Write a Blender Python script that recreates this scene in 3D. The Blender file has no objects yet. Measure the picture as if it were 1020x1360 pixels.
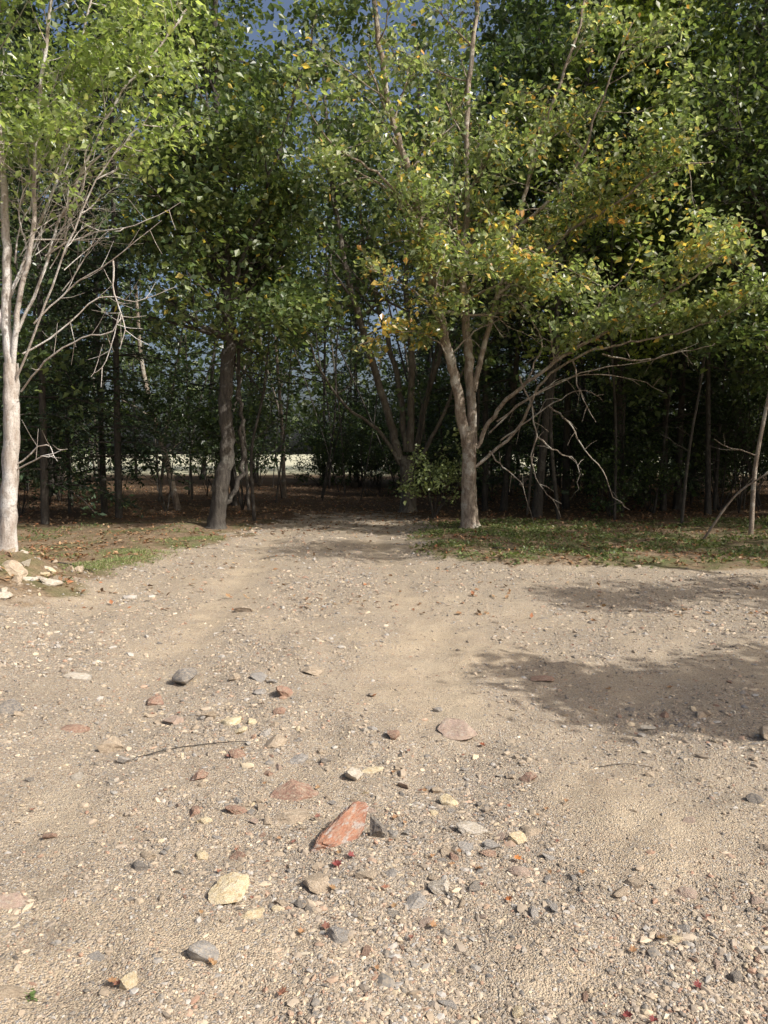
import bpy, bmesh, math, random
import numpy as np
from mathutils import Vector
random.seed(7); rng = np.random.default_rng(7)
C = bpy.context.scene.collection
# ------------------------------------------------------------------ camera
FPX = 1021.0; PITCH = math.radians(4.48); CH = 1.5
cp, sp = math.cos(PITCH), math.sin(PITCH)
cam = bpy.data.cameras.new('camera'); co = bpy.data.objects.new('camera', cam); C.objects.link(co)
co.location = (0, 0, CH); co.rotation_euler = (math.pi/2 - PITCH, 0, 0)
cam.sensor_fit = 'VERTICAL'; cam.sensor_height = 24; cam.lens = 24*FPX/1360; cam.clip_end = 2000; cam.clip_start = .05
bpy.context.scene.camera = co
def P(u, v, d):
    yu = (680-v)/FPX; dx = (u-510)/FPX; dy = cp+yu*sp; dz = -sp+yu*cp
    t = d/dy
    return np.array([dx*t, d, CH+dz*t])
def G(u, v):
    yu = (680-v)/FPX; dx = (u-510)/FPX; dy = cp+yu*sp; dz = -sp+yu*cp
    t = -CH/dz
    return np.array([dx*t, dy*t])
def PX(p):
    x, y, z = p[:, 0], p[:, 1], p[:, 2]-CH
    f = y*cp-z*sp; u = y*sp+z*cp
    return 510+FPX*x/f, 680-FPX*u/f
# ------------------------------------------------------------------ light
EL = math.radians(43); S = np.array([.87, -.49]); S = S/np.linalg.norm(S)
w = bpy.data.worlds.new('World'); bpy.context.scene.world = w; w.use_nodes = True
nt = w.node_tree; bg = nt.nodes['Background']; sky = nt.nodes.new('ShaderNodeTexSky')
sky.sky_type = 'NISHITA'; sky.sun_disc = False; sky.sun_elevation = EL; sky.sun_rotation = math.atan2(S[0], S[1])
sky.dust_density = 6.0; sky.air_density = .8
nt.links.new(sky.outputs[0], bg.inputs[0]); bg.inputs[1].default_value = .15
sun = bpy.data.lights.new('sun', 'SUN'); so = bpy.data.objects.new('sun', sun); C.objects.link(so)
sun.energy = 5.0; sun.angle = math.radians(.5); sun.color = (1, .96, .90)
sd = Vector((S[0]*math.cos(EL), S[1]*math.cos(EL), math.sin(EL)))
so.rotation_euler = sd.to_track_quat('Z', 'Y').to_euler(); so.location = (20, -5, 20)
vs = bpy.context.scene.view_settings; vs.view_transform = 'Standard'; vs.look = 'None'; vs.exposure = 0
# ------------------------------------------------------------------ helpers
def vn(x, y, seed=0):
    x = np.asarray(x, float)+seed*17.31; y = np.asarray(y, float)+seed*9.77
    xi = np.floor(x); yi = np.floor(y); fx = x-xi; fy = y-yi
    fx = fx*fx*(3-2*fx); fy = fy*fy*(3-2*fy)
    def h(a, b):
        s = np.sin(a*127.1+b*311.7)*43758.5453
        return s-np.floor(s)
    return (h(xi, yi)*(1-fx)+h(xi+1, yi)*fx)*(1-fy)+(h(xi, yi+1)*(1-fx)+h(xi+1, yi+1)*fx)*fy
def np_mesh(name, V, F, smooth=False, col=None, mat=None):
    me = bpy.data.meshes.new(name); V = np.ascontiguousarray(V, np.float32); F = np.ascontiguousarray(F, np.int32)
    k = F.shape[1]; me.vertices.add(len(V)); me.vertices.foreach_set('co', V.ravel())
    me.loops.add(F.size); me.loops.foreach_set('vertex_index', F.ravel())
    me.polygons.add(len(F)); me.polygons.foreach_set('loop_start', np.arange(0, F.size, k, dtype=np.int32))
    me.update(calc_edges=True)
    me.polygons.foreach_set('use_smooth', np.full(len(F), smooth))
    if col is not None:
        a = me.attributes.new('tint', 'FLOAT_COLOR', 'FACE')
        c4 = np.ones((len(F), 4), np.float32); c4[:, :3] = col; a.data.foreach_set('color', c4.ravel())
    if mat: me.materials.append(mat)
    return me
def link(name, me, parent=None, loc=None):
    o = bpy.data.objects.new(name, me); C.objects.link(o)
    if parent: o.parent = parent
    if loc is not None: o.location = loc
    return o
def tag(o, label=None, cat=None, group=None, kind=None):
    if label: o['label'] = label
    if cat: o['category'] = cat
    if group: o['group'] = group
    if kind: o['kind'] = kind
    return o
def thing(name, loc, label, cat, group=None):
    o = bpy.data.objects.new(name, None); C.objects.link(o); o.location = loc; o.empty_display_size = .2
    return tag(o, label, cat, group)
def copytree(r, loc, rz, sc, label=None, group=None):
    c = r.copy(); C.objects.link(c); c.location = loc; c.rotation_euler = (0, 0, rz); c.scale = (sc, sc, sc)
    if label: c['label'] = label
    if group: c['group'] = group
    for ch in list(r.children):
        d = ch.copy(); C.objects.link(d); d.parent = c
    return c
# ------------------------------------------------------------------ materials
class N:
    def __init__(s, name):
        s.m = bpy.data.materials.new(name); s.m.use_nodes = True; s.t = s.m.node_tree
        s.b = s.t.nodes['Principled BSDF']; s.o = s.t.nodes['Material Output']
    def n(s, typ, **kw):
        x = s.t.nodes.new('ShaderNode'+typ)
        for k, v in kw.items():
            if k in x.inputs: s.set(x.inputs[k], v)
            else: setattr(x, k, v)
        return x
    def set(s, inp, v):
        if isinstance(v, bpy.types.NodeSocket): s.t.links.new(v, inp)
        elif isinstance(v, tuple) and len(v) == 3 and inp.type == 'RGBA': inp.default_value = (*v, 1)
        else: inp.default_value = v
    def mix(s, f, a, b, mode='MIX'):
        x = s.t.nodes.new('ShaderNodeMix'); x.data_type = 'RGBA'; x.blend_type = mode
        s.set(x.inputs[0], f); s.set(x.inputs[6], a); s.set(x.inputs[7], b); return x.outputs[2]
    def math(s, op, a, b=0.0, c=0.0):
        x = s.t.nodes.new('ShaderNodeMath'); x.operation = op
        s.set(x.inputs[0], a); s.set(x.inputs[1], b); s.set(x.inputs[2], c); return x.outputs[0]
    def ramp(s, f, stops, interp='LINEAR'):
        x = s.t.nodes.new('ShaderNodeValToRGB'); s.set(x.inputs[0], f); r = x.color_ramp; r.interpolation = interp
        while len(r.elements) < len(stops): r.elements.new(.5)
        for e, (p, c) in zip(r.elements, stops):
            e.position = p; e.color = (*c, 1) if isinstance(c, tuple) else (c, c, c, 1)
        return x.outputs[0]
    def noise(s, vec, scale, detail=4, rough=.6):
        return s.n('TexNoise', Vector=vec, Scale=scale, Detail=float(detail), Roughness=rough).outputs[0]
def leaf_mat(name, rough=.42, trans=.35, boost=1.5, spec=.5):
    k = N(name); a = k.n('Attribute', attribute_name='tint').outputs['Color']
    k.set(k.b.inputs['Base Color'], a); k.b.inputs['Roughness'].default_value = rough
    k.b.inputs['Specular IOR Level'].default_value = spec
    tc = k.mix(1.0, a, (boost, boost*1.04, boost*.55), 'MULTIPLY')
    tr = k.n('BsdfTranslucent'); k.set(tr.inputs[0], tc)
    mx = k.n('MixShader'); mx.inputs[0].default_value = trans
    k.t.links.new(k.b.outputs[0], mx.inputs[1]); k.t.links.new(tr.outputs[0], mx.inputs[2]); k.t.links.new(mx.outputs[0], k.o.inputs[0])
    return k.m
def bark_mat(name, c1, c2, c3, scale=6, bump=.02, patch=(.55, .7)):
    k = N(name); tc = k.n('TexCoord').outputs['Object']
    mp = k.n('Mapping', Vector=tc); mp.inputs['Scale'].default_value = (1, 1, .22)
    n1 = k.noise(mp.outputs[0], scale*3, 6, .65); n2 = k.noise(tc, scale*.6, 4); n3 = k.noise(tc, scale*9, 3)
    c = k.mix(k.ramp(n1, [(.38, 0.), (.6, 1.)]), c1, c2)
    c = k.mix(k.ramp(n2, [(patch[0], 0.), (patch[1], 1.)]), c, c3)
    c = k.mix(k.ramp(n3, [(.35, .5), (.5, 0.)]), c, tuple(q*.5 for q in c2))
    k.set(k.b.inputs['Base Color'], c); k.b.inputs['Roughness'].default_value = .85
    h = k.math('ADD', n1, k.math('MULTIPLY', n3, .4))
    bp = k.n('Bump', Height=h, Distance=bump, Strength=1.0); k.t.links.new(bp.outputs[0], k.b.inputs['Normal'])
    return k.m
def tint_mat(name, rough=.85, fine=90):
    k = N(name); a = k.n('Attribute', attribute_name='tint').outputs['Color']; tc = k.n('TexCoord').outputs['Object']
    n1 = k.noise(tc, fine, 2)
    c = k.mix(k.ramp(n1, [(.35, .0), (.7, .5)]), a, (.43, .345, .24))
    k.set(k.b.inputs['Base Color'], c); k.b.inputs['Roughness'].default_value = rough
    return k.m
def rock_mat(name, c1, c2, c3, dust=(.44, .355, .25)):
    k = N(name); tc = k.n('TexCoord').outputs['Object']; ob = k.n('ObjectInfo')
    vec = k.n('VectorMath', operation='ADD'); k.t.links.new(tc, vec.inputs[0]); k.t.links.new(ob.outputs['Location'], vec.inputs[1])
    vv = vec.outputs[0]
    n1 = k.noise(vv, 2.2, 4); n2 = k.noise(vv, 6, 5, .75); n3 = k.noise(vv, 3.5, 3)
    c = k.mix(k.ramp(n1, [(.4, 0.), (.6, 1.)]), c1, c2)
    c = k.mix(k.ramp(n3, [(.53, 0.), (.62, .85)]), c, c3)
    c = k.mix(k.ramp(n2, [(.44, 0.), (.64, .65)]), c, dust)
    c = k.mix(k.ramp(k.noise(vv, 14, 3, .7), [(.34, .55), (.46, 0.)]), c, tuple(q*.35 for q in c2))
    k.set(k.b.inputs['Base Color'], c); k.b.inputs['Roughness'].default_value = .85
    bp = k.n('Bump', Height=n2, Distance=.009, Strength=1.0); k.t.links.new(bp.outputs[0], k.b.inputs['Normal'])
    return k.m
# ground material
k = N('gravel_and_forest_floor'); tc = k.n('TexCoord').outputs['Object']
big = k.noise(tc, .7, 4); mid = k.noise(tc, 3.2, 5, .65); fine = k.noise(tc, 60, 4, .7); grain = k.noise(tc, 240, 2, .7)
coa = k.n('Attribute', attribute_name='coarse').outputs['Fac']
sand = k.mix(k.ramp(big, [(.38, 0.), (.62, 1.)]), (.62, .495, .34), (.50, .415, .305))
sand = k.mix(k.ramp(mid, [(.42, 0.), (.62, .6)]), sand, (.42, .32, .215))
sand = k.mix(k.math('MULTIPLY', coa, .75), sand, (.28, .228, .17))
sand = k.mix(k.ramp(grain, [(.38, .7), (.54, 0.)]), sand, (.17, .135, .10))
sand = k.mix(k.ramp(grain, [(.56, 0.), (.70, .45)]), sand, (.70, .61, .48))
stone_stops = [(0, (.15, .135, .12)), (.2, (.35, .295, .235)), (.4, (.48, .40, .30)), (.55, (.29, .20, .135)), (.7, (.43, .41, .38)), (.85, (.58, .49, .35)), (1, (.20, .19, .175))]
v1 = k.n('TexVoronoi', Vector=tc, Scale=70.); v2 = k.n('TexVoronoi', Vector=tc, Scale=150.)
def cellcol(v):
    sx = k.n('SeparateColor'); k.set(sx.inputs[0], v.outputs['Color'])
    return k.ramp(sx.outputs[0], stone_stops), sx.outputs[1]
cc1, r1 = cellcol(v1); cc2, r2 = cellcol(v2)
cov = k.math('ADD', k.math('ADD', k.math('MULTIPLY', coa, .7), .04), k.ramp(mid, [(.4, .0), (.65, .25)]))
m1 = k.math('MULTIPLY', k.math('LESS_THAN', r1, cov), k.math('LESS_THAN', v1.outputs['Distance'], .42))
m2 = k.math('LESS_THAN', r2, k.math('ADD', cov, .12))
gc = k.mix(k.math('MULTIPLY', m2, .7), sand, cc2); gc = k.mix(m1, gc, cc1)
gh = k.math('ADD', k.math('MULTIPLY', k.math('SUBTRACT', .45, v1.outputs['Distance']), k.math('MULTIPLY', m1, 1.4)),
            k.math('ADD', k.math('MULTIPLY', k.math('SUBTRACT', .5, v2.outputs['Distance']), .6), k.math('MULTIPLY', fine, 1.0)))
vl = k.n('TexVoronoi', Vector=tc, Scale=22.); sl = k.n('SeparateColor'); k.set(sl.inputs[0], vl.outputs['Color'])
lit = k.ramp(sl.outputs[0], [(0, (.08, .055, .035)), (.35, (.15, .10, .06)), (.6, (.22, .15, .085)), (.8, (.10, .08, .055)), (1, (.31, .22, .14))])
soil = k.mix(k.ramp(mid, [(.4, 0.), (.6, 1.)]), (.24, .17, .105), (.42, .32, .21))
fl = k.mix(k.ramp(fine, [(.4, .15), (.6, .8)]), lit, soil)
fl = k.mix(k.ramp(k.noise(tc, 1.1, 4), [(.48, 0.), (.6, .7)]), fl, (.11, .135, .05))
dpt = k.n('Attribute', attribute_name='shaded_humus').outputs['Fac']
hum_shade = k.mix(k.ramp(fine, [(.4, .0), (.6, 1.)]), (.055, .036, .024), (.14, .085, .05))  # dark brown leaf mould, with the shade of the woods put into its colour
ga = k.n('Attribute', attribute_name='gravel').outputs['Fac']
edge = k.ramp(k.math('ADD', ga, k.math('MULTIPLY', k.math('SUBTRACT', k.noise(tc, 2.6, 6, .75), .5), 2.0)), [(.36, 0.), (.64, 1.)])
fa = k.n('Attribute', attribute_name='field').outputs['Fac']
col = k.mix(edge, k.mix(dpt, fl, hum_shade), gc); col = k.mix(fa, col, (.50, .48, .34))
k.set(k.b.inputs['Base Color'], col); k.b.inputs['Roughness'].default_value = .95; k.b.inputs['Specular IOR Level'].default_value = .2
bp = k.n('Bump', Height=gh, Distance=.010, Strength=1.0); k.t.links.new(bp.outputs[0], k.b.inputs['Normal'])
M_ground = k.m
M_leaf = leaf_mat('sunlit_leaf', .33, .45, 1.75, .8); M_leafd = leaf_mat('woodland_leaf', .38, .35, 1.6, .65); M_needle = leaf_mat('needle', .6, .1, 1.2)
M_dry = leaf_mat('dry_leaf', .7, .15, 1.2); M_grass = leaf_mat('grass_blade', .5, .3, 1.5)
B_pale = bark_mat('pale_grey_bark', (.56, .51, .455), (.36, .30, .25), (.64, .61, .57), 5, .018, (.48, .58))
B_mid = bark_mat('grey_brown_bark', (.43, .355, .275), (.20, .15, .11), (.50, .455, .38), 7, .03, (.52, .62))
B_dark = bark_mat('dark_bark', (.10, .086, .07), (.048, .04, .032), (.16, .15, .125), 7, .04)
B_brown = bark_mat('brown_bark', (.21, .18, .145), (.11, .09, .07), (.27, .25, .20), 7, .03)
M_pebble = tint_mat('pebble')
# ------------------------------------------------------------------ ground
LY = [-40, 3, 6.25, 9.0, 11.3, 14.6, 19, 30, 400]; LX = [-4.2, -3.8, -3.3, -3.15, -2.95, -2.45, -2.1, -1.8, -1.8]
RY = [-40, 8.6, 9.3, 9.9, 11.1, 14.6, 19, 30, 400]; RX = [60, 60, 4.0, 1.4, .7, .72, 1.0, .6, .6]
def sideness(x, y):
    l = np.interp(y, LY, LX); r = np.interp(y, RY, RX)
    n = (vn(x*1.3, y*1.3, 3)-.5)*.7+(vn(x*5, y*5, 13)-.5)*.3
    return np.clip(.5+(np.minimum(x-l, r-x)+n)/.8, 0, 1)
def gravelness(x, y): return sideness(x, y)*np.clip((21-y)/6, 0, 1)
def ell(x, y, u, v, a, b):
    g = G(u, v); return np.exp(-(((x-g[0])/a)**2+((y-g[1])/b)**2))
def coarse(x, y):
    c = .20+.54*vn(x*1.1+y*.3, y*.8, 21)+.55*vn(x*3.1, y*2.3, 22)+.26*vn(x*8, y*6, 23)-.04
    for q in (-1.7, .12): c = c-.42*np.exp(-((x-q-.2*np.sin(y*.35))/.24)**2)*np.clip((y-3)/3, 0, 1)
    c = c-.65*ell(x, y, 830, 1060, .40, .55)-.4*ell(x, y, 560, 940, .6, .45)-.5*ell(x, y, 760, 1290, .22, .16)-.4*ell(x, y, 60, 1060, .3, .3)-.35*ell(x, y, 300, 1250, .15, .12)-.3*ell(x, y, 700, 850, 1.0, 1.0)
    c = c+.5*ell(x, y, 420, 1110, .5, .7)+.4*ell(x, y, 640, 1120, .35, .4)+.3*ell(x, y, 250, 960, .9, .8)
    return np.clip(c-.25, 0, 1)
def H(x, y):
    x = np.asarray(x, float); y = np.asarray(y, float)
    g = sideness(x, y)
    h = .12*(vn(x*.35, y*.35, 1)-.5)+.05*(vn(x*1.2, y*1.2, 2)-.5)+.034*(vn(x*3.5, y*3.5, 4)-.5)
    h = h*(1-.6*np.clip((y-10)/6, 0, 1)*g)
    f = np.clip(2*np.exp(-y/9), 0, 1)
    h = h+(.022*(vn(x*9, y*9, 5)-.5)+.011*(vn(x*24, y*24, 6)-.5))*f
    for c in (-1.7, .12):
        xr = x-c-.2*np.sin(y*.35); h = h-.03*np.exp(-(xr/.25)**2)*np.clip((y-2)/3, 0, 1)*np.clip((16-y)/4, 0, 1)
    h = h+.06*(1-g)*np.clip((y-5)/3, 0, 1)*(1+.9*(vn(x*2.2, y*2.2, 8)-.3))
    h = h+.42*np.exp(-(((x+4.55)/.95)**2+((y-7.9)/1.2)**2))*(1+.8*(vn(x*3, y*3, 9)-.5)+.4*(vn(x*8, y*8, 10)-.5))
    h = h+.14*np.exp(-(((x+4.2)/1.4)**2+((y-6.6)/1.3)**2))
    return h
nx, ny = 460, 450
t = np.linspace(-1, 1, nx); xs = 1.4*np.sinh(6.0*t)
k5 = math.log(1+400/1.2); tt = np.linspace(0, 1, ny); ys = np.concatenate([np.linspace(-60, .7, 12), .9+1.2*(np.exp(k5*tt)-1)])
X, Y = np.meshgrid(xs, ys); Z = H(X, Y)
V = np.stack([X.ravel(), Y.ravel(), Z.ravel()], 1); R_, K_ = X.shape
idx = np.arange(R_*K_).reshape(R_, K_)
F = np.stack([idx[:-1, :-1].ravel(), idx[:-1, 1:].ravel(), idx[1:, 1:].ravel(), idx[1:, :-1].ravel()], 1)
gr = gravelness(V[:, 0], V[:, 1]); fcx = V[F].mean(1); gf = gravelness(fcx[:, 0], fcx[:, 1])
for nm, sel, lab, cat in (('ground', gf < .5, 'brown leaf strewn forest floor around the gravel drive', 'ground'), ('gravel_drive', gf >= .5, 'sunlit tan gravel clearing narrowing into a drive that enters the woods', 'drive')):
    Fs = F[sel]; used, inv = np.unique(Fs, return_inverse=True)
    me = np_mesh(nm, V[used], inv.reshape(-1, 4), True, None, M_ground)
    yy = V[used][:, 1]
    for an, val in (('gravel', gr[used]), ('field', np.clip((yy-46)/6, 0, 1)), ('shaded_humus', np.clip((yy-14)/3, 0, 1)*.9), ('coarse', coarse(V[used][:, 0], yy))):
        a = me.attributes.new(an, 'FLOAT', 'POINT'); a.data.foreach_set('value', val.astype(np.float32))
    tag(link(nm, me), lab, cat, None, 'structure')
# ------------------------------------------------------------------ pebbles (gravel)
def ico():
    p = (1+5**.5)/2
    v = np.array([(-1, p, 0), (1, p, 0), (-1, -p, 0), (1, -p, 0), (0, -1, p), (0, 1, p), (0, -1, -p), (0, 1, -p), (p, 0, -1), (p, 0, 1), (-p, 0, -1), (-p, 0, 1)], float)
    v /= np.linalg.norm(v[0])
    f = np.array([(0, 11, 5), (0, 5, 1), (0, 1, 7), (0, 7, 10), (0, 10, 11), (1, 5, 9), (5, 11, 4), (11, 10, 2), (10, 7, 6), (7, 1, 8), (3, 9, 4), (3, 4, 2), (3, 2, 6), (3, 6, 8), (3, 8, 9), (4, 9, 5), (2, 4, 11), (6, 2, 10), (8, 6, 7), (9, 8, 1)])
    return v, f
OV = np.array([(1, 0, 0), (-1, 0, 0), (0, 1, 0), (0, -1, 0), (0, 0, 1), (0, 0, -1)], float)
OF = np.array([(0, 2, 4), (2, 1, 4), (1, 3, 4), (3, 0, 4), (2, 0, 5), (1, 2, 5), (3, 1, 5), (0, 3, 5)])
PAL = np.array([(.36, .295, .225), (.46, .375, .275), (.25, .21, .17), (.15, .142, .132), (.37, .355, .33), (.54, .44, .30), (.30, .175, .12), (.41, .28, .20), (.60, .53, .41), (.30, .24, .175)])
PW = np.array([.20, .17, .14, .13, .13, .07, .045, .045, .025, .07]); PW = PW/PW.sum()
def scatter(pos, size, bv, bf, flat=(.35, .85), sink=.05):
    n = len(pos); s = np.stack([size*rng.uniform(.8, 1.5, n), size*rng.uniform(.55, 1.0, n), size*rng.uniform(*flat, n)], 1)
    v = bv[None]*rng.uniform(.65, 1.25, (n, len(bv), 1))*s[:, None, :]
    a = rng.uniform(0, 6.283, n); tx = rng.normal(0, .35, n)
    ct, st = np.cos(tx)[:, None], np.sin(tx)[:, None]
    y = v[:, :, 1]*ct-v[:, :, 2]*st; z = v[:, :, 1]*st+v[:, :, 2]*ct
    ca, sa = np.cos(a)[:, None], np.sin(a)[:, None]
    x2 = v[:, :, 0]*ca-y*sa; y2 = v[:, :, 0]*sa+y*ca
    out = np.stack([x2+pos[:, 0:1], y2+pos[:, 1:2], z+(pos[:, 2]+s[:, 2]*sink)[:, None]], 2)
    f = bf[None]+(np.arange(n)*len(bv))[:, None, None]
    col = PAL[rng.choice(len(PAL), n, p=PW)]*rng.uniform(.7, 1.25, (n, 1))
    return out.reshape(-1, 3), f.reshape(-1, 3), np.repeat(col, len(bf), 0)
def peb(n, v0, v1, smin, slope, var=.42, pw=1.5):
    v = rng.uniform(v0, v1, n); d = 1531/(v-600); x = rng.uniform(-.72, .72, n)*d
    den = .05+1.1*coarse(x, d)**pw
    keep = (rng.random(n) < den) & (gravelness(x, d) > rng.uniform(.1, .7, n)); x, d = x[keep], d[keep]
    s = np.maximum(smin, slope*d)*np.exp(rng.normal(0, var, len(x)))
    return np.stack([x, d, H(x, d)], 1), s
iv, if_ = ico()
p, s = peb(88000, 860, 1470, .0030, .0011); A = scatter(p, s, iv, if_)
p, s = peb(22000, 800, 1470, .0056, .0020, .38, 1.8); A3 = scatter(p, s, iv, if_)
p, s = peb(8500, 760, 1470, .0095, .0031, .36, 2.3); A4 = scatter(p, s, iv, if_, (.3, .7))
p, s = peb(110000, 690, 900, .0038, .0012); B = scatter(p, s, OV, OF)
p, s = peb(70000, 900, 1460, .0022, .0008); B2 = scatter(p, s, OV, OF)
Vs, Fs, Cs = [], [], []; off = 0
for v_, f_, c_ in (A, A3, A4, B, B2):
    Vs.append(v_); Fs.append(f_+off); Cs.append(c_); off += len(v_)
tag(link('gravel', np_mesh('gravel', np.concatenate(Vs), np.concatenate(Fs), False, np.concatenate(Cs), M_pebble)), 'loose mixed gravel and grit spread over the drive', 'gravel', None, 'stuff')
# ------------------------------------------------------------------ stones
def rock_mesh(name, seed, mat, sub=3, planes=12, lo=.32, hi=.70, rag=.02):
    r = random.Random(seed); bm = bmesh.new(); bmesh.ops.create_icosphere(bm, subdivisions=sub, radius=1)
    for _ in range(planes):
        n = Vector((r.gauss(0, 1), r.gauss(0, 1), r.gauss(0, .8))).normalized(); d = r.uniform(lo, hi)
        for v in bm.verts:
            q = v.co.dot(n)
            if q > d: v.co -= (q-d)*n
    for v in bm.verts: v.co += Vector((r.gauss(0, rag), r.gauss(0, rag), r.gauss(0, rag)))
    me = bpy.data.meshes.new(name); bm.to_mesh(me); bm.free(); me.materials.append(mat)
    bx = np.array([v.co[:] for v in me.vertices]); ext = (bx.max(0)-bx.min(0))/2; cen = (bx.max(0)+bx.min(0))/2
    bx = (bx-cen)/ext; me.vertices.foreach_set('co', bx.astype(np.float32).ravel()); me.update()
    return me
RM = {
 'grey': rock_mat('grey_stone', (.35, .335, .315), (.25, .24, .23), (.46, .43, .39)),
 'tan': rock_mat('tan_stone', (.47, .375, .27), (.36, .28, .20), (.55, .46, .35)),
 'rusty': rock_mat('rusty_stone', (.34, .19, .135), (.25, .14, .10), (.42, .32, .24)),
 'dark': rock_mat('dark_stone', (.14, .132, .125), (.20, .185, .17), (.29, .265, .23)),
 'pale': rock_mat('pale_stone', (.57, .52, .44), (.46, .40, .31), (.64, .59, .52)),
 'yellow': rock_mat('yellow_stone', (.64, .52, .31), (.68, .59, .42), (.50, .34, .17), (.62, .52, .36)),
 'pinkish': rock_mat('pinkish_stone', (.44, .32, .26), (.36, .26, .205), (.45, .38, .31)),
 'orange': rock_mat('orange_stone', (.38, .175, .10), (.29, .13, .08), (.38, .35, .32), (.36, .29, .22)),
}
RK = {c: [rock_mesh(c+'_stone', 10*i+j, m) for j in range(7)] for i, (c, m) in enumerate(RM.items())}
taken = []
def stone(u, v, wpx, hpx, rot, colr, label, tilt=(0, 0), hz=None, name='stone', cat='stone', group=None, j=None, long=None, lift=.3):
    g = G(u, v); d = g[1]; wd = wpx*d/FPX/2
    dep = max(hpx*d*d/(FPX*CH)/2*.75, wd*.45) if long is None else long*wd
    dep = min(dep, wd*1.3)
    h = hz if hz else min(wd, dep)*random.uniform(.45, .85)
    o = link(name, RK[colr][(j if j is not None else random.randrange(7)) % 7])
    o.scale = (wd, dep, h); o.rotation_euler = (tilt[0], tilt[1], rot)
    o.location = (g[0], g[1], float(H(g[0], g[1]))+h*lift); taken.append((g[0], g[1], wd+.005))
    return tag(o, label, cat, group)
big = rock_mesh('orange_slab', 91, RM['orange'], 4, 14, .34, .72, .02)
o = stone(456, 1108, 112, 60, .85, 'orange', 'largest stone of the drive, a long rust orange and grey slab lying tilted', (.5, -.2), .034, 'stone_slab', 'stone', long=.44, lift=.7); o.data = big
stone(502, 1103, 24, 22, .2, 'dark', 'dark grey upright shard against the right end of the orange slab', (.1, .1), .046, lift=.5)
stone(305, 1192, 58, 46, .2, 'yellow', 'broad cream yellow stone lying flat below the orange slab', (.18, .05), .028, j=0, lift=.5)
stone(607, 965, 56, 22, -.4, 'pinkish', 'flat pinkish red stone lying alone at the middle right of the gravel', (.25, .1), .028, j=1)
stone(392, 1047, 70, 40, .3, 'rusty', 'flat reddish brown stone just behind the orange slab', (.18, 0), .026, j=5)
stone(384, 1080, 54, 28, .1, 'tan', 'flat tan stone between the reddish stone and the orange slab', (.2, 0), .022, j=1)
stone(627, 1094, 44, 16, -.05, 'pale', 'pale grey flat stone to the right of the orange slab', (.2, 0), .022, j=3)
stone(270, 1280, 44, 42, .9, 'grey', 'grey tan slanted stone below the cream yellow stone', (.1, .35), .026, j=2)
stone(172, 1323, 30, 30, .4, 'yellow', 'rounded yellowish stone near the bottom left corner', (.1, 0), .022, j=3)
stone(20, 1204, 58, 30, .45, 'pinkish', 'pinkish flat stone cut by the left edge of the picture', (.2, .1), .018, j=4)
stone(448, 1247, 26, 38, 1.2, 'grey', 'small upright grey wedge of stone below the orange slab', (.2, .1), .026, j=1)
stone(495, 1010, 34, 12, 0, 'yellow', 'thin flat yellowish stone above the orange slab', (.15, 0), .014, j=1)
stone(555, 1192, 38, 24, .3, 'grey', 'flat grey stone lower of the touching pair right of centre', (.15, 0), .019, j=0)
stone(586, 1173, 36, 26, -.2, 'pale', 'angular light stone upper of the touching pair right of centre', (.1, .2), .024, j=2)
stone(335, 1222, 38, 20, .4, 'yellow', 'small yellow stone touching the lower right of the cream stone', (.2, 0), .017, j=4)
stone(245, 902, 34, 26, .2, 'dark', 'dark grey blocky stone standing in the gravel at upper left', (.2, 0), .055, j=0, lift=.45)
stone(100, 966, 38, 12, .1, 'rusty', 'flat red stone at the left of the clearing', (.15, 0), .020, j=3)
stone(910, 1176, 32, 20, -.4, 'pinkish', 'pinkish squarish stone near the right edge', (.1, 0), .019, j=2)
stone(978, 1291, 24, 18, 0, 'dark', 'dark brown rounded stone near the bottom right corner', (0, 0), .016, j=3)
stone(687, 1104, 32, 16, .2, 'yellow', 'small buff stone right of the pale grey flat stone', (.1, 0), .019, j=3)
stone(420, 1168, 36, 36, .5, 'tan', 'tan block of stone under the lower end of the orange slab', (.2, .1), .028, j=0)
stone(1003, 1058, 22, 16, 0, 'dark', 'dark small stone at the right edge of the picture', (0, 0), .018, j=4)
stone(415, 899, 34, 10, .1, 'tan', 'flat sandy stone in the far middle of the gravel', (.05, 0), .022, j=4)
stone(104, 904, 40, 10, .15, 'pale', 'long pale stone flush with the gravel at upper left', (.05, 0), .024, j=4)
stone(320, 969, 16, 12, 0, 'yellow', 'tiny cream pebble stone above the reddish stone', (0, 0), .02, j=0)
stone(720, 895, 34, 8, 0, 'rusty', 'flat rusty stone near the tip of the ground shadow', (.1, 0), .020, j=1)
stone(610, 1352, 30, 16, .3, 'pale', 'pale stone cut by the bottom edge of the picture', (0, 0), .014, j=1)
stone(688, 1336, 18, 18, .3, 'yellow', 'small round pale stone at bottom right of centre', (0, 0), .012, j=0)
stone(20, 1335, 44, 20, .3, 'tan', 'tan stone in the bottom left corner', (.1, 0), .018, j=2)
stone(230, 954, 28, 14, .3, 'pinkish', 'pinkish brown stone left of the lying stick', (.1, 0), .026, j=0)
stone(396, 1000, 28, 14, .1, 'grey', 'grey flat stone behind the reddish brown stone', (.1, 0), .020, j=4)
stone(344, 908, 24, 12, .1, 'grey', 'bluish grey stone right of the dark blocky stone', (.1, 0), .026, j=2)
stone(318, 1130, 28, 16, .5, 'rusty', 'reddish stone up left of the cream yellow stone', (.2, 0), .018, j=5)
stone(268, 1132, 20, 12, .1, 'yellow', 'little cream stone left of the reddish stone above the large cream one', (.1, 0), .015, j=5)
stone(620, 1118, 26, 14, .6, 'grey', 'grey stone touching the front of the pale grey flat stone', (.2, 0), .018, j=5)
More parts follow.
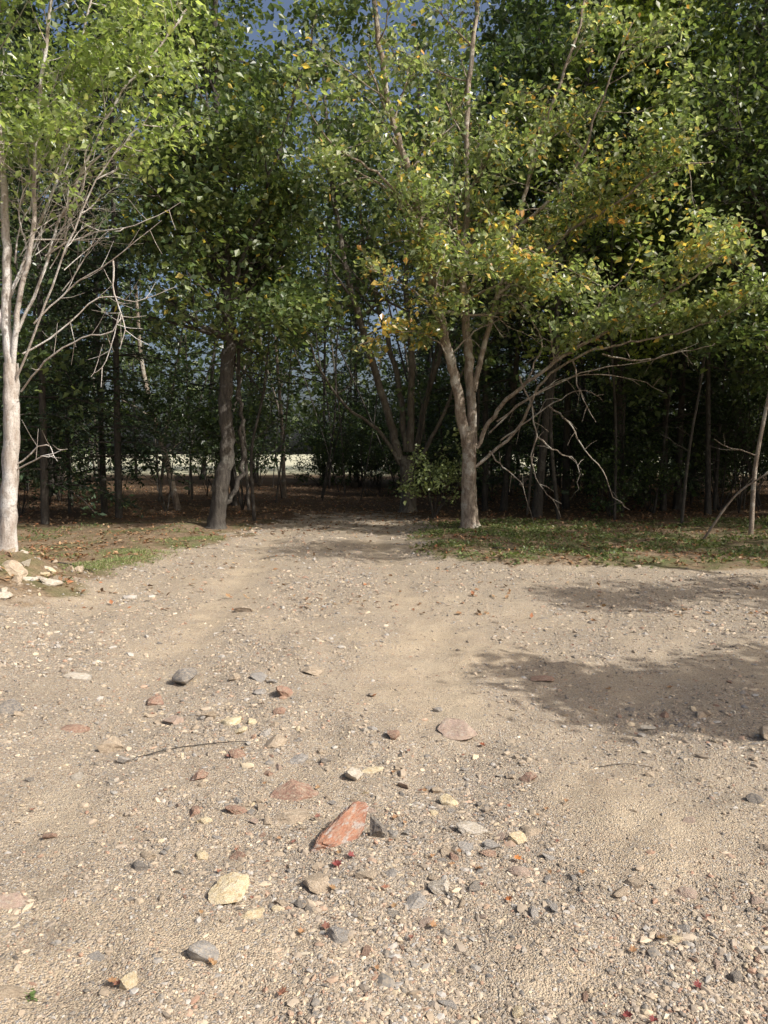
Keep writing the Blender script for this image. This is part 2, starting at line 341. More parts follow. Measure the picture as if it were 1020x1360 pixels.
stone(690, 1150, 34, 16, .2, 'pinkish', 'pinkish stone in front of the bright orange leaf', (.2, 0), .019, j=5)
for u, v, wp, hz, rt, lb in ((14, 778, 46, .07, .3, 'pale boulder on top of the dirt bank at the left edge'), (70, 800, 34, .05, -.2, 'pale rock at the foot of the dirt bank'), (38, 788, 26, .04, .5, 'small pale rock between the two larger ones on the dirt bank'), (4, 822, 28, .05, .1, 'pale rock at the low front of the dirt bank')):
    d = 7.6 if v < 810 else 6.9
    g = P(u, v, d); o = link('rock', RK['tan' if wp == 46 else 'pale'][int(rt*10) % 7]); wd = wp*d/FPX/2
    o.scale = (wd, wd*.7, hz); o.rotation_euler = (.35, .25, rt); o.location = (g[0], g[1], float(H(g[0], g[1]))+hz*.25); tag(o, lb, 'rock')
for i in range(120):
    y = random.uniform(5.8, 9.0); x = -3.45-.42*(y-6.3)*.2+random.gauss(-.35, .4)
    if x > -3.05: continue
    wd = random.choice([.015, .02, .03, .04, .06]); o = link('rubble_stone', RK[random.choice(['pale', 'tan', 'tan', 'yellow', 'grey'])][random.randrange(7)])
    o.scale = (wd, wd*random.uniform(.5, .9), wd*random.uniform(.4, .8)); o.rotation_euler = (random.gauss(0, .4), random.gauss(0, .4), random.uniform(0, 6))
    o.location = (x, y, float(H(x, y))+wd*.2); tag(o, 'broken rubble stone strewn over the dirt bank at the left edge', 'stone', 'rubble on the dirt bank')
names = ['grey', 'tan', 'rusty', 'dark', 'pale', 'pinkish', 'yellow']; wts = [.26, .28, .13, .12, .07, .09, .05]
adj = {'grey': 'small plain grey stone', 'tan': 'small sandy tan stone', 'rusty': 'small rust brown stone', 'dark': 'small dark slate coloured stone', 'pale': 'small whitish stone', 'pinkish': 'small dusty pink stone', 'yellow': 'small honey yellow stone'}
cnt = 0; tries = 0
while cnt < 262 and tries < 16000:
    tries += 1
    v = random.uniform(800, 1368); u = random.uniform(-10, 1030)
    if v < 920 and random.random() < .65: continue
    g = G(u, v); cl_ = math.exp(-((u-430)/190)**2-((v-1110)/105)**2)+.6*math.exp(-((u-660)/70)**2-((v-1130)/60)**2)
    if random.random() > .03+.45*float(coarse(g[0], g[1]))**1.8+.7*cl_: continue
    if gravelness(g[0], g[1]) < .6: continue
    if any((g[0]-a)**2+(g[1]-b)**2 < (c+.003)**2 for a, b, c in taken): continue
    c = random.choices(names, wts)[0]; wp = random.choice([9, 10, 11, 12, 13, 15, 17, 20, 25, 32])*(1 if v > 920 else .75)
    stone(u, v, wp, wp*.5, random.uniform(-1.5, 1.5), c, adj[c]+' scattered loose on the gravel, under a hand wide', (random.gauss(0, .25), random.gauss(0, .25)), None, group='small '+c+' stones scattered on the gravel', lift=random.uniform(-.05, .4)); cnt += 1
# ------------------------------------------------------------------ tubes and leaves
def nrm(a): return a/(np.linalg.norm(a)+1e-9)
def smooth_path(pts, n):
    p = np.array(pts, float); q = np.vstack([2*p[0]-p[1], p, 2*p[-1]-p[-2]]); out = []
    m = len(p)-1
    for i in range(m):
        a, b, c, d = q[i], q[i+1], q[i+2], q[i+3]
        for t in np.linspace(0, 1, n, endpoint=False):
            out.append(.5*((2*b)+(-a+c)*t+(2*a-5*b+4*c-d)*t*t+(-a+3*b-3*c+d)*t**3))
    out.append(p[-1]); return np.array(out)
class Tubes:
    def __init__(s): s.V = []; s.F = []; s.n = 0
    def add(s, pts, rad, sides=5, rough=0):
        pts = np.asarray(pts, float); rad = np.asarray(rad, float); n = len(pts)
        T = np.gradient(pts, axis=0); T /= np.linalg.norm(T, axis=1)[:, None]+1e-9
        m = T.mean(0); ref = np.eye(3)[np.argmin(np.abs(m))]
        A = np.cross(T, ref); A /= np.linalg.norm(A, axis=1)[:, None]+1e-9; Bv = np.cross(T, A)
        an = np.linspace(0, 2*math.pi, sides, endpoint=False)
        rr = rad[:, None]*np.ones((1, sides))
        if rough:
            ph = rng.uniform(0, 6.28)
            L = np.arange(n)[:, None]*.35
            rr = rr*(1+rough*(np.sin(an*3+ph+L*.5)+.6*np.sin(an*2-L*.8+ph*2)+.5*rng.normal(0, .6, (n, sides))))
        ring = pts[:, None]+rr[:, :, None]*(np.cos(an)[None, :, None]*A[:, None]+np.sin(an)[None, :, None]*Bv[:, None])
        i = np.arange(n-1)[:, None]*sides; j = np.arange(sides)[None]; j2 = (j+1) % sides
        f = np.stack([i+j, i+j2, i+sides+j2, i+sides+j], 2).reshape(-1, 4)+s.n
        s.V.append(ring.reshape(-1, 3)); s.F.append(f); s.n += n*sides
    def build(s, name, mat, parent, base, smooth=True):
        return link(name, np_mesh(name, np.concatenate(s.V)-np.asarray(base), np.concatenate(s.F), smooth, None, mat), parent)
def grow(T, L, p, d, length, r, lev, mx, up=.08, wig=.2, kids=4, spread=.9, sides=4, shrink=.55):
    st = 5; pts = [p.copy()]; d = nrm(d)
    for i in range(st):
        d = nrm(d+rng.normal(0, wig, 3)*.7+np.array([0, 0, up])); pts.append(pts[-1]+d*length/st)
    pts = np.array(pts); T.add(pts, np.linspace(r, r*.35, st+1), sides if lev < mx else 3)
    if lev >= mx-1:
        for q in range(1 if lev == mx else 3, st+1):
            for _ in range(2): L.append(pts[q]*1.0+(pts[q-1]-pts[q])*rng.random())
    if lev < mx:
        for c in range(kids):
            t = rng.uniform(.25, 1.0)*st; i = min(int(t), st-1); q = pts[i]+(pts[i+1]-pts[i])*(t-i)
            sd_ = nrm(rng.normal(0, 1, 3)*np.array([1, 1, .6])); dd = nrm(nrm(pts[i+1]-pts[i])+sd_*spread)
            grow(T, L, q, dd, length*shrink*rng.uniform(.7, 1.2), r*.55*(1-.4*t/st), lev+1, mx, up*.6, wig, kids, spread, sides, shrink)
def leaves(pts, n, size, sig, colfn, droop=.5, asp=.33, flatn=.5, var=.25):
    pts = np.asarray(pts); i = rng.integers(0, len(pts), n)
    c = pts[i]+rng.normal(0, 1, (n, 3))*np.array([sig, sig, sig*.7])
    ax = rng.normal(0, 1, (n, 3)); ax[:, 2] = ax[:, 2]*.5-droop; ax /= np.linalg.norm(ax, axis=1)[:, None]
    nn = rng.normal(0, 1, (n, 3)); nn[:, 2] = np.abs(nn[:, 2])+flatn
    sd_ = np.cross(ax, nn); sd_ /= np.linalg.norm(sd_, axis=1)[:, None]+1e-9; nn = np.cross(sd_, ax)
    Ls = (size*np.exp(np.clip(rng.normal(0, var, n), -.7, .4)))[:, None]; wv = Ls*asp
    fold = rng.uniform(.05, .35, (n, 1))*wv
    mid = c+ax*Ls*.42
    Vv = np.stack([c, mid+sd_*wv+nn*fold, c+ax*Ls-nn*fold*.8, mid-sd_*wv+nn*fold], 1).reshape(-1, 3)
    b = np.arange(n)[:, None]*4
    Ff = np.stack([b+np.array([[0, 1, 2]]), b+np.array([[0, 2, 3]])], 1).reshape(-1, 3)
    col = colfn(c); return Vv, Ff, np.repeat(col, 2, 0)
def crown(name, pts, n, size, sig, colfn, mat, parent, base, **kw):
    v, f, c = leaves(pts, n, size, sig, colfn, **kw)
    return link(name, np_mesh(name, v-np.asarray(base), f, False, c, mat), parent)
def colmix(cols, w):
    cols = np.array(cols); w = np.array(w)/sum(w)
    def f(c):
        n = len(c); return cols[rng.choice(len(cols), n, p=w)]*rng.uniform(.7, 1.3, (n, 1))
    return f
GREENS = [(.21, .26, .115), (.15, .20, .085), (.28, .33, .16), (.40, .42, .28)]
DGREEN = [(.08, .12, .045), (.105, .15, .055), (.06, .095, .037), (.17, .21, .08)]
def center_col(c):
    n = len(c); u, v = PX(c); base = np.array(GREENS)[rng.choice(4, n, p=[.35, .27, .22, .16])]
    cl = vn(c[:, 0]*2.3+c[:, 1]*.7, c[:, 2]*2.3, 41)
    k1 = .62*np.exp(-(((u-820)/160)**2+((v-305)/70)**2))+.5*np.exp(-(((u-950)/60)**2+((v-225)/50)**2))
    py = .05+k1*np.clip((cl-.42)*3, .08, 1)+.15*np.exp(-(((u-740)/90)**2+((v-90)/120)**2))+.6*np.exp(-(((u-515)/60)**2+((v-415)/70)**2))
    r = rng.random(n); yel = np.array([(.66, .48, .14), (.56, .47, .16), (.60, .33, .11), (.48, .46, .18)])[rng.choice(4, n, p=[.35, .3, .15, .2])]
    return np.where((r < py)[:, None], yel, base)*rng.uniform(.7, 1.3, (n, 1))
def big_tree(name, label, trunk, tr, stems, bark, leafmat, colfn, nleaf, lsize, sig, cat='tree', maxlev=2, twr=.5, asp=.33, extra=None, clip=None, wig=.2, jit=.014, rough=.045):
    b = trunk[0]; base = np.array([b[0], b[1], float(H(b[0], b[1]))-.05]); root = thing(name, base, label, cat)
    pts = smooth_path([base]+[np.array(q) for q in trunk[1:]], 8); n = len(pts); pts[1:-1] += rng.normal(0, tr*rough*1.1, (n-2, 3))
    rad = np.interp(np.linspace(0, 1, n), [0, .05, .14, 1], [tr*1.75, tr*1.25, tr*1.05, tr*.85])
    T = Tubes(); T.add(pts, rad, 16, rough); T.build('trunk', bark, root, base)
    TW = Tubes(); L = []
    for s_ in stems:
        sp_ = smooth_path(s_['p'], 6); m = len(sp_)
        sp_[1:-1] += rng.normal(0, jit, (m-2, 3))
        rr = np.linspace(s_['r'], s_['r']*s_.get('taper', .3), m)
        T = Tubes(); T.add(sp_, rr, 9, .05); T.build('limb', bark, root, base)
        ns = s_.get('n', 10); t0 = s_.get('t0', .3); ln = s_.get('len', 1.6); bias = np.array(s_.get('bias', (0, 0, 0)))
        for i in range(ns):
            t = (t0+(1-t0)*(i+rng.random()*.8)/ns)*(m-1); j = min(int(t), m-2); q = sp_[j]; tg = nrm(sp_[j+1]-sp_[j])
            side = nrm(rng.normal(0, 1, 3)*np.array([1, 1, s_.get('zs', .5)])+bias)
            grow(TW, L, q, nrm(tg*.5+side), ln*rng.uniform(.6, 1.25)*(1-.25*t/m), max(rr[j]*twr, .008), 1, maxlev+1, s_.get('up', .05), wig, kids=s_.get('kids', 4))
        if s_.get('leaf', True):
            for q in sp_[int(m*.75):]: L.append(q)
    if extra: extra(TW, L)
    TW.build('twigs', bark, root, base)
    L = np.array(L)
    if clip: L = L[clip(L)]
    crown('crown', L, nleaf, lsize, sig, colfn, leafmat, root, base, asp=asp)
    return root
def S_(pix, r, **kw): return dict(p=[P(*q) for q in pix], r=r, **kw)
# --- centre tree
g0 = G(625, 705); D = g0[1]
def dead(TW, L):
    for pix in ([(690, 500, 13.6), (705, 540, 13.5), (712, 580, 13.4), (706, 615, 13.4), (722, 650, 13.4), (745, 672, 13.4)],
                [(730, 540, 13.8), (755, 560, 13.6), (770, 590, 13.5), (800, 625, 13.5), (815, 660, 13.4), (835, 678, 13.4)],
                [(712, 580, 13.4), (740, 600, 13.3), (765, 612, 13.3), (768, 650, 13.2)],
                [(665, 585, 14), (700, 560, 13.8), (735, 535, 13.7), (770, 520, 13.6), (800, 525, 13.5)],
                [(650, 600, 14.2), (668, 620, 14), (690, 640, 13.8), (700, 670, 13.6)],
                [(800, 470, 13.6), (850, 480, 13.3), (890, 470, 13.2), (950, 458, 13.0)],
                [(660, 560, 14.2), (720, 520, 13.9), (790, 490, 13.6), (860, 480, 13.4), (930, 455, 13.2)],
                [(650, 575, 14.2), (700, 530, 14), (760, 500, 13.8), (830, 500, 13.6), (880, 520, 13.5)],
                [(700, 505, 13.8), (720, 460, 13.8), (705, 420, 13.8), (680, 390, 13.8)],
                [(760, 470, 13.4), (800, 400, 13.4), (830, 370, 13.3), (850, 330, 13.3)],
                [(600, 470, 14.3), (630, 440, 14.1), (670, 420, 14), (700, 380, 14)],
                [(760, 478, 13.6), (770, 520, 13.4), (790, 560, 13.3)]):
        sp_ = smooth_path([P(*q) for q in pix], 4); sp_[1:] += rng.normal(0, .014, (len(sp_)-1, 3)); TW.add(sp_, np.linspace(.017, .005, len(sp_)), 5)
        for q in range(3, len(sp_), 3):
            d = nrm(rng.normal(0, 1, 3)); TW.add([sp_[q], sp_[q]+d*.15, sp_[q]+d*.3+np.array([0, 0, -.05])], [.008, .006, .0035], 3)
stems = [
 S_([(620, 592, D), (611, 545, D-.1), (602, 490, D-.2), (588, 440, D-.3), (577, 385, D-.4), (562, 320, D-.6), (546, 240, D-.8), (520, 150, D-1), (500, 40, D-1.2), (490, -60, D-1.3)], .108, n=20, t0=.34, len=1.4, taper=.3),
 S_([(628, 592, D), (624, 500, D+.1), (620, 440, D+.1), (615, 360, D), (620, 260, D+.1), (620, 150, D), (632, 20, D), (640, -100, D)], .095, n=24, t0=.34, len=1.6, taper=.3),
 S_([(633, 595, D), (660, 545, D-.3), (700, 508, D-.8), (760, 465, D-1.2), (830, 428, D-1.6), (900, 383, D-1.9), (965, 335, D-2.1)], .042, n=15, t0=.4, len=.95, bias=(0, -.2, .8)),
 S_([(632, 620, D), (690, 566, D-.2), (722, 505, D-.4), (790, 465, D-.8), (860, 452, D-1.1), (940, 428, D-1.4), (1000, 400, D-1.6)], .031, n=9, t0=.6, len=.7, bias=(0, 0, .9)),
 S_([(629, 520, D+.05), (645, 450, D+.2), (664, 380, D), (690, 280, D-.2), (722, 170, D-.3), (765, 50, D-.4), (790, -60, D-.4)], .055, n=20, t0=.22, len=1.4, bias=(.25, -.1, 0)),
 S_([(590, 440, D-.3), (565, 400, D-.8), (530, 375, D-1.2), (485, 352, D-1.5)], .016, n=5, t0=.3, len=.38, kids=2, zs=.1),
 S_([(603, 480, D-.2), (575, 450, D-.5), (535, 440, D-.9), (475, 458, D-1.2)], .016, n=5, t0=.3, len=.36, kids=3, zs=.1),
 S_([(662, 390, D), (740, 320, D-.5), (810, 275, D-1), (880, 225, D-1.4), (950, 215, D-1.6)], .032, n=15, t0=.1, len=1.1, bias=(0, -.1, .2)),
 S_([(580, 390, D-.4), (560, 300, D-.8), (500, 230, D-1.2), (440, 190, D-1.5), (400, 130, D-1.7)], .032, n=12, t0=.15, len=1.1),
 S_([(682, 310, D), (760, 230, D-.6), (800, 130, D-1), (840, 30, D-1.2)], .032, n=11, t0=.2, len=1.2),
 S_([(616, 400, D), (640, 350, D-.6), (690, 330, D-1.0), (740, 350, D-1.3), (800, 380, D-1.5)], .022, n=8, t0=.3, len=.9, up=-.05),
 S_([(612, 360, D), (600, 320, D-.8), (588, 340, D-1.2), (575, 400, D-1.4)], .018, n=8, t0=.2, len=.6, up=-.08, kids=3),
]
def cclip(L):
    u, v = PX(L); lim = np.interp(u, [440, 560, 600, 690, 740, 1000], [480, 475, 430, 430, 450, 430])
    return (v < lim+14*np.sin(u/23)) & ((v > 110) | (rng.random(len(L)) < .7))
big_tree('forked_tree', 'forked tree in the middle, green and yellow leaves, long sweeping right limbs',
         [np.array([g0[0], g0[1], 0]), P(623, 650, D), P(624, 588, D)], .152, stems, B_mid, M_leaf, center_col, 23500, .105, .14, extra=dead, twr=.42, clip=cclip)
# --- left tree
g1 = G(10, 752); D1 = g1[1]
def ltw(TW, L):
    for pix in ([(28, 520, D1), (60, 480, D1-.2), (110, 448, D1-.3), (150, 440, D1-.4), (160, 415, D1-.4), (140, 480, D1-.4), (120, 500, D1-.4)],
                [(20, 625, D1), (55, 607, D1-.2), (90, 596, D1-.3)], [(20, 618, D1), (60, 590, D1-.1), (75, 612, D1-.2)],
                [(45, 430, D1), (90, 385, D1), (150, 345, D1-.2), (215, 290, D1-.3)], [(30, 470, D1), (80, 440, D1+.1), (130, 395, D1+.2), (180, 400, D1+.2), (235, 380, D1+.3)],
                [(150, 345, D1-.2), (152, 390, D1-.2), (165, 430, D1-.2), (160, 465, D1-.2)], [(60, 340, D1), (120, 310, D1), (180, 300, D1-.2), (240, 270, D1-.2)],
                [(10, 400, D1), (60, 300, D1+.2), (90, 250, D1+.2), (140, 230, D1+.2), (190, 240, D1+.2)], [(20, 350, D1), (30, 290, D1+.2), (75, 230, D1+.2), (90, 160, D1+.2)],
                [(35, 330, D1), (25, 280, D1-.2), (40, 230, D1-.2), (30, 170, D1-.2)], [(100, 240, D1), (140, 200, D1), (170, 170, D1), (220, 180, D1)], [(80, 290, D1), (110, 250, D1-.3), (115, 200, D1-.3), (150, 140, D1-.3)]):
        sp_ = smooth_path([P(*q) for q in pix], 4); sp_[1:] += rng.normal(0, .008, (len(sp_)-1, 3)); TW.add(sp_, np.linspace(.013, .0035, len(sp_)), 5)
        for q in range(3, len(sp_), 2):
            d = nrm(rng.normal(0, 1, 3)+np.array([.5, 0, .3])); TW.add([sp_[q], sp_[q]+d*.16, sp_[q]+d*.36+np.array([0, 0, .04])], [.006, .0045, .0028], 3)
    for i in range(26):
        u = rng.uniform(15, 95); v = rng.uniform(190, 400)
        grow(TW, [], P(u*.9+(400-v)*.12, v, D1+rng.uniform(-.1, .2)), np.array([rng.uniform(.1, 1), rng.normal()*.4, .9]), rng.uniform(.5, 1.1), .008, 2, 3, .02, .1, kids=4)
stems = [
 S_([(13, 490, D1), (8, 420, D1), (9, 330, D1), (3, 230, D1), (-6, 120, D1), (-12, 0, D1), (-20, -100, D1)], .066, n=14, t0=.4, len=1.2),
 S_([(15, 500, D1), (26, 400, D1-.1), (44, 300, D1-.2), (46, 190, D1-.3), (62, 60, D1-.3), (75, -60, D1-.3)], .038, n=16, t0=.36, len=1.1, taper=.4),
 S_([(24, 440, D1), (55, 370, D1), (76, 300, D1+.1), (122, 200, D1+.1), (163, 120, D1), (215, 60, D1), (250, 10, D1)], .021, n=16, t0=.3, len=.9, taper=.5),
 S_([(10, 400, D1), (38, 330, D1+.3), (85, 210, D1+.5), (100, 90, D1+.5), (130, -40, D1+.6)], .023, n=14, t0=.35, len=1.0, taper=.5),
 S_([(16, 520, D1), (70, 380, D1-.3), (128, 240, D1-.5), (200, 150, D1-.6)], .016, n=9, t0=.45, len=.7),
 S_([(8, 440, D1), (-40, 330, D1), (-80, 200, D1), (-110, 60, D1)], .05, n=10, t0=.4, len=1.2),
]
big_tree('pale_trunk_tree', 'pale smooth barked tree at the left edge with bare crooked lower branches', [np.array([g1[0], g1[1], 0]), P(13, 650, D1), P(15, 560, D1), P(14, 482, D1)], .105,
         stems, B_pale, M_leaf, colmix([(.27, .34, .12), (.19, .25, .09), (.36, .42, .18), (.44, .45, .22)], [4, 3, 3, .7]), 9500, .085, .16, extra=ltw, twr=.36, wig=.12, jit=.008,
         clip=lambda L: PX(L)[1] < 200+45*np.sin(PX(L)[0]/30)+rng.normal(0, 50, len(L)))
# --- dark trunk left of the drive
g2 = G(287, 706); D2 = g2[1]
stems = [
 S_([(304, 470, D2), (305, 400, D2), (298, 300, D2), (292, 200, D2), (286, 60, D2), (284, -80, D2)], .11, n=30, t0=.05, len=1.7),
 S_([(303, 430, D2), (318, 360, D2-.3), (350, 270, D2-.6), (385, 150, D2-.8), (420, 20, D2-1)], .045, n=15, t0=.2, len=1.3),
 S_([(303, 400, D2), (285, 320, D2+.3), (245, 230, D2+.5), (200, 130, D2+.6), (170, 20, D2+.6)], .045, n=15, t0=.2, len=1.3),
 S_([(304, 450, D2), (340, 420, D2-.3), (390, 400, D2-.5), (430, 410, D2-.6)], .025, n=8, t0=.2, len=.9, up=-.04),
 S_([(290, 680, D2), (318, 640, D2+.1), (322, 570, D2+.2), (316, 500, D2+.2), (330, 400, D2+.2), (345, 300, D2+.2)], .05, n=8, t0=.6, len=1.0, taper=.5),
]
big_tree('dark_trunk_tree', 'tall dark barked tree standing on the left side where the drive enters the woods', [np.array([g2[0], g2[1], 0]), P(293, 650, D2), P(302, 590, D2), P(299, 530, D2), P(304, 465, D2)], .135,
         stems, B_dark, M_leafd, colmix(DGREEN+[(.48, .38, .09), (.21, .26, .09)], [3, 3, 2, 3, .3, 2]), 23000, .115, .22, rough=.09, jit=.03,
         clip=lambda L: PX(L)[1] < 430+rng.normal(0, 40, len(L)))
# --- dark many-stemmed tree at the back of the drive
D3 = 19.0
b3 = P(542, 668, D3)
stems = [
 S_([(530, 610, D3), (515, 550, D3), (482, 440, D3-.3), (458, 350, D3-.5), (440, 230, D3-.6), (430, 100, D3-.6)], .115, n=16, t0=.4, len=1.6),
 S_([(540, 600, D3), (528, 500, D3+.3), (500, 400, D3+.4), (480, 300, D3+.5), (470, 150, D3+.5)], .085, n=12, t0=.4, len=1.6),
 S_([(545, 600, D3), (546, 480, D3), (540, 380, D3), (545, 250, D3), (560, 80, D3)], .10, n=14, t0=.4, len=1.6),
 S_([(550, 610, D3), (570, 520, D3), (596, 440, D3+.4), (640, 330, D3+.5), (670, 200, D3+.6)], .085, n=12, t0=.4, len=1.6),
 S_([(535, 620, D3), (500, 570, D3-.3), (460, 540, D3-.6), (420, 480, D3-.9), (400, 400, D3-1)], .05, n=6, t0=.5, len=1),
 S_([(552, 620, D3), (585, 560, D3-.3), (610, 500, D3-.5), (655, 440, D3-.8)], .055, n=6, t0=.4, len=1.2),
]
big_tree('many_stemmed_tree', 'dark tree with many stems fanning out at the far end of the drive', [np.array([b3[0], D3, 0]), P(542, 640, D3), P(540, 605, D3)], .2,
         stems, B_brown, M_leafd, colmix(DGREEN, [3, 3, 2, 3]), 9000, .13, .26, clip=lambda L: PX(L)[1] < 370+rng.normal(0, 50, len(L)))
# --- bright crown upper right, dark crown far right
D4 = 18.5; b4 = P(815, 680, D4)
stems = [
 S_([(820, 470, D4), (815, 380, D4), (825, 250, D4), (840, 120, D4), (850, 0, D4)], .11, n=26, t0=0, len=2.0),
 S_([(818, 400, D4), (860, 300, D4-.4), (900, 180, D4-.6), (920, 60, D4-.6)], .05, n=14, t0=.2, len=1.6),
 S_([(818, 400, D4), (780, 280, D4), (760, 180, D4), (750, 60, D4)], .05, n=12, t0=.2, len=1.6)]
big_tree('yellow_green_tree', 'tree with a bright yellow green crown behind the limbs of the middle tree', [np.array([b4[0], D4, 0]), P(822, 600, D4), P(820, 465, D4)], .14,
         stems, B_dark, M_leaf, colmix([(.34, .42, .09), (.24, .32, .07), (.43, .48, .13)], [3, 3, 2]), 20000, .125, .25)
D5 = 14.8; b5 = P(1045, 690, D5)
stems = [
 S_([(1045, 430, D5), (1040, 300, D5), (1030, 150, D5), (1020, -60, D5)], .12, n=26, t0=0, len=2.0),
 S_([(1042, 420, D5), (1000, 330, D5), (960, 250, D5), (930, 120, D5+.2)], .05, n=14, t0=.2, len=1.3),
 S_([(1046, 480, D5), (1000, 450, D5-.2), (950, 440, D5-.3)], .03, n=8, t0=.1, len=1.1, up=-.03),
 S_([(1042, 450, D5), (1090, 330, D5), (1130, 200, D5), (1160, 20, D5)], .07, n=14, t0=.2, len=1.9)]
big_tree('shady_edge_tree', 'dark leafed tree just outside the right edge reaching into the picture', [np.array([b5[0], D5, 0]), P(1048, 600, D5), P(1046, 475, D5), P(1046, 425, D5)], .16,
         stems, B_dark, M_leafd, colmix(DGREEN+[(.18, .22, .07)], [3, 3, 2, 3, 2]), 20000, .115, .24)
# --- woodland tree variants (copied into the woods)
def bg_tree(seed, h, ln, nl, lsize, z0, cols, wts_, r=.085):
    root = thing('woodland_tree', (0, 0, -50), 'x', 'tree'); base = np.zeros(3)
    lean = rng.normal(0, 1.4, 2)
    tp = smooth_path([(0, 0, -.1), (lean[0]*.3, lean[1]*.2, h*.3), (lean[0]*.6, lean[1]*.5, h*.65), (lean[0], lean[1], h)], 6)
    T = Tubes(); m = len(tp); T.add(tp, np.interp(np.linspace(0, 1, m), [0, .05, 1], [r*1.5, r, r*.2]), 9, .03); T.build('trunk', B_dark, root, base)
    TW = Tubes(); L = []; ns = int((h-z0)*2.6)
    def stem(z): return np.array([np.interp(z, tp[:, 2], tp[:, 0]), np.interp(z, tp[:, 2], tp[:, 1]), z])
    for i in range(ns):
        z = z0+(h-z0)*i/ns; a = rng.uniform(0, 6.28); f = 1-.6*(z-z0)/(h-z0)
        grow(TW, L, stem(z), np.array([math.cos(a), math.sin(a), .45 if z > z0+2 else .05]), ln*f*rng.uniform(.7, 1.2), .03, 1, 3, .05 if z > z0+2 else -.03, kids=3)
    for i in range(7):
        z = rng.uniform(.8, max(z0, 1.2)); a = rng.uniform(0, 6.28); grow(TW, [], stem(z), np.array([math.cos(a), math.sin(a), .1]), rng.uniform(.5, 1.5), .014, 2, 3, -.02, kids=3)
    TW.build('limbs', B_dark, root, base)
    crown('crown', L, nl, lsize, .28, colmix(cols, wts_), M_leafd, root, base)
    return root
def conifer(h, z0, rad, nl):
    root = thing('hemlock_tree', (0, 0, -50), 'x', 'conifer'); base = np.zeros(3)
    T = Tubes(); zz = np.linspace(-.1, h, 16); T.add(np.stack([zz*.01, 0*zz, zz], 1), np.linspace(.085, .02, 16), 8, .03); T.build('trunk', B_dark, root, base)
    TW = Tubes(); L = []; z = z0
    while z < h:
        for q in range(3):
            a = rng.uniform(0, 6.28); l = rad*(1-.8*(z-z0)/(h-z0))*rng.uniform(.6, 1.15); d = np.array([math.cos(a), math.sin(a), 0])
            p = [np.array([z*.01, 0, z])+d*l*t+np.array([0, 0, .12*t-.4*t*t])*l for t in np.linspace(0, 1, 6)]
            TW.add(p, np.linspace(.022, .006, 6), 3); s2 = np.array([-d[1], d[0], 0])
            for t in np.linspace(.25, 1, 8):
                pc = np.array([z*.01, 0, z])+d*l*t+np.array([0, 0, .12*t-.4*t*t])*l
                for e in np.linspace(-1, 1, 7): L.append(pc+s2*e*l*.28*(1.1-t)+d*abs(e)*.1+np.array([0, 0, -.06*abs(e)]))
        z += rng.uniform(.22, .36)
    TW.build('limbs', B_dark, root, base)
    crown('crown', L, nl, .10, .07, colmix([(.024, .045, .02), (.036, .062, .026), (.05, .08, .03)], [3, 3, 2]), M_needle, root, base, droop=.2, asp=.22)
    return root
def shrub(h, r, nl, cols, wts_, nst=6, ls=.085):
    root = thing('shrub', (0, 0, -50), 'x', 'shrub'); base = np.zeros(3); TW = Tubes(); L = []
    for i in range(nst):
        a = rng.uniform(0, 6.28); grow(TW, L, np.array([0, 0, -.03]), np.array([math.cos(a)*r/h, math.sin(a)*r/h, 1]), h*rng.uniform(.6, 1), .014, 1, 3, .02, kids=4)
    TW.build('stems', B_dark, root, base)
    crown('foliage', L, nl, ls, .09, colmix(cols, wts_), M_leafd, root, base); return root
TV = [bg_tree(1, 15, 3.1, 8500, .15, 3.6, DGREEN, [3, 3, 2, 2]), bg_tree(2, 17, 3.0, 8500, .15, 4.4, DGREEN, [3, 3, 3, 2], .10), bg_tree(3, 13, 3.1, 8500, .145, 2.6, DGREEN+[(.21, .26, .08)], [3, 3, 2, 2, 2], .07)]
CV = [conifer(13, 1.4, 2.1, 11000), conifer(10, .8, 2.0, 10000)]
DD = [(.05, .08, .03), (.07, .105, .035), (.04, .065, .026)]
SV = [shrub(2.6, 1.0, 1800, DD+[(.13, .18, .05)], [3, 3, 3, 1.5]), shrub(1.5, 1.0, 1400, DD+[(.13, .18, .05)], [3, 3, 2, 1.5]), shrub(3.6, 1.3, 2400, DD, [3, 3, 3])]
usedv = set()
def put(var, x, y, rz, sc, label, group=None):
    z = float(H(x, y))
    if id(var) not in usedv:
        usedv.add(id(var)); var.location = (x, y, z); var.rotation_euler = (0, 0, rz); var.scale = (sc,)*3; var['label'] = label
        if group: var['group'] = group
        return var
    return copytree(var, (x, y, z), rz, sc, label, group)
def put_px(var, u, v, d, sc, label, group=None, rz=None):
    x = P(u, v, d)[0]; return put(var, x, d, random.uniform(0, 6.28) if rz is None else rz, sc, label, group)
put_px(CV[0], 158, 690, 16.5, .95, 'dark evergreen with its bare lower trunk showing behind the pale tree at left')
put_px(CV[1], 60, 690, 15.5, 1.0, 'dark layered evergreen nearest to the left edge of the picture')
put_px(TV[1], 712, 690, 17.0, .95, 'dark straight woodland tree just right of the forked middle tree')
put_px(TV[0], 668, 690, 18.8, .9, 'dark woodland tree half hidden behind the forked middle trunk')
put_px(TV[2], 940, 690, 17.5, .9, 'low branched dark woodland tree at the right behind the leaning saplings')
put_px(CV[1], 880, 690, 19, 1.0, 'dark evergreen between the yellow green tree and the saplings at right')
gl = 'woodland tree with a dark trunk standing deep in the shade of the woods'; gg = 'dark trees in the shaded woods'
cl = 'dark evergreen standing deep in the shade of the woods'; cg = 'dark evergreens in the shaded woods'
pl = [(-1.5, 17.5)]
def free(x, y, dmin): return all((x-a)**2+(y-b)**2 > dmin*dmin for a, b in pl)
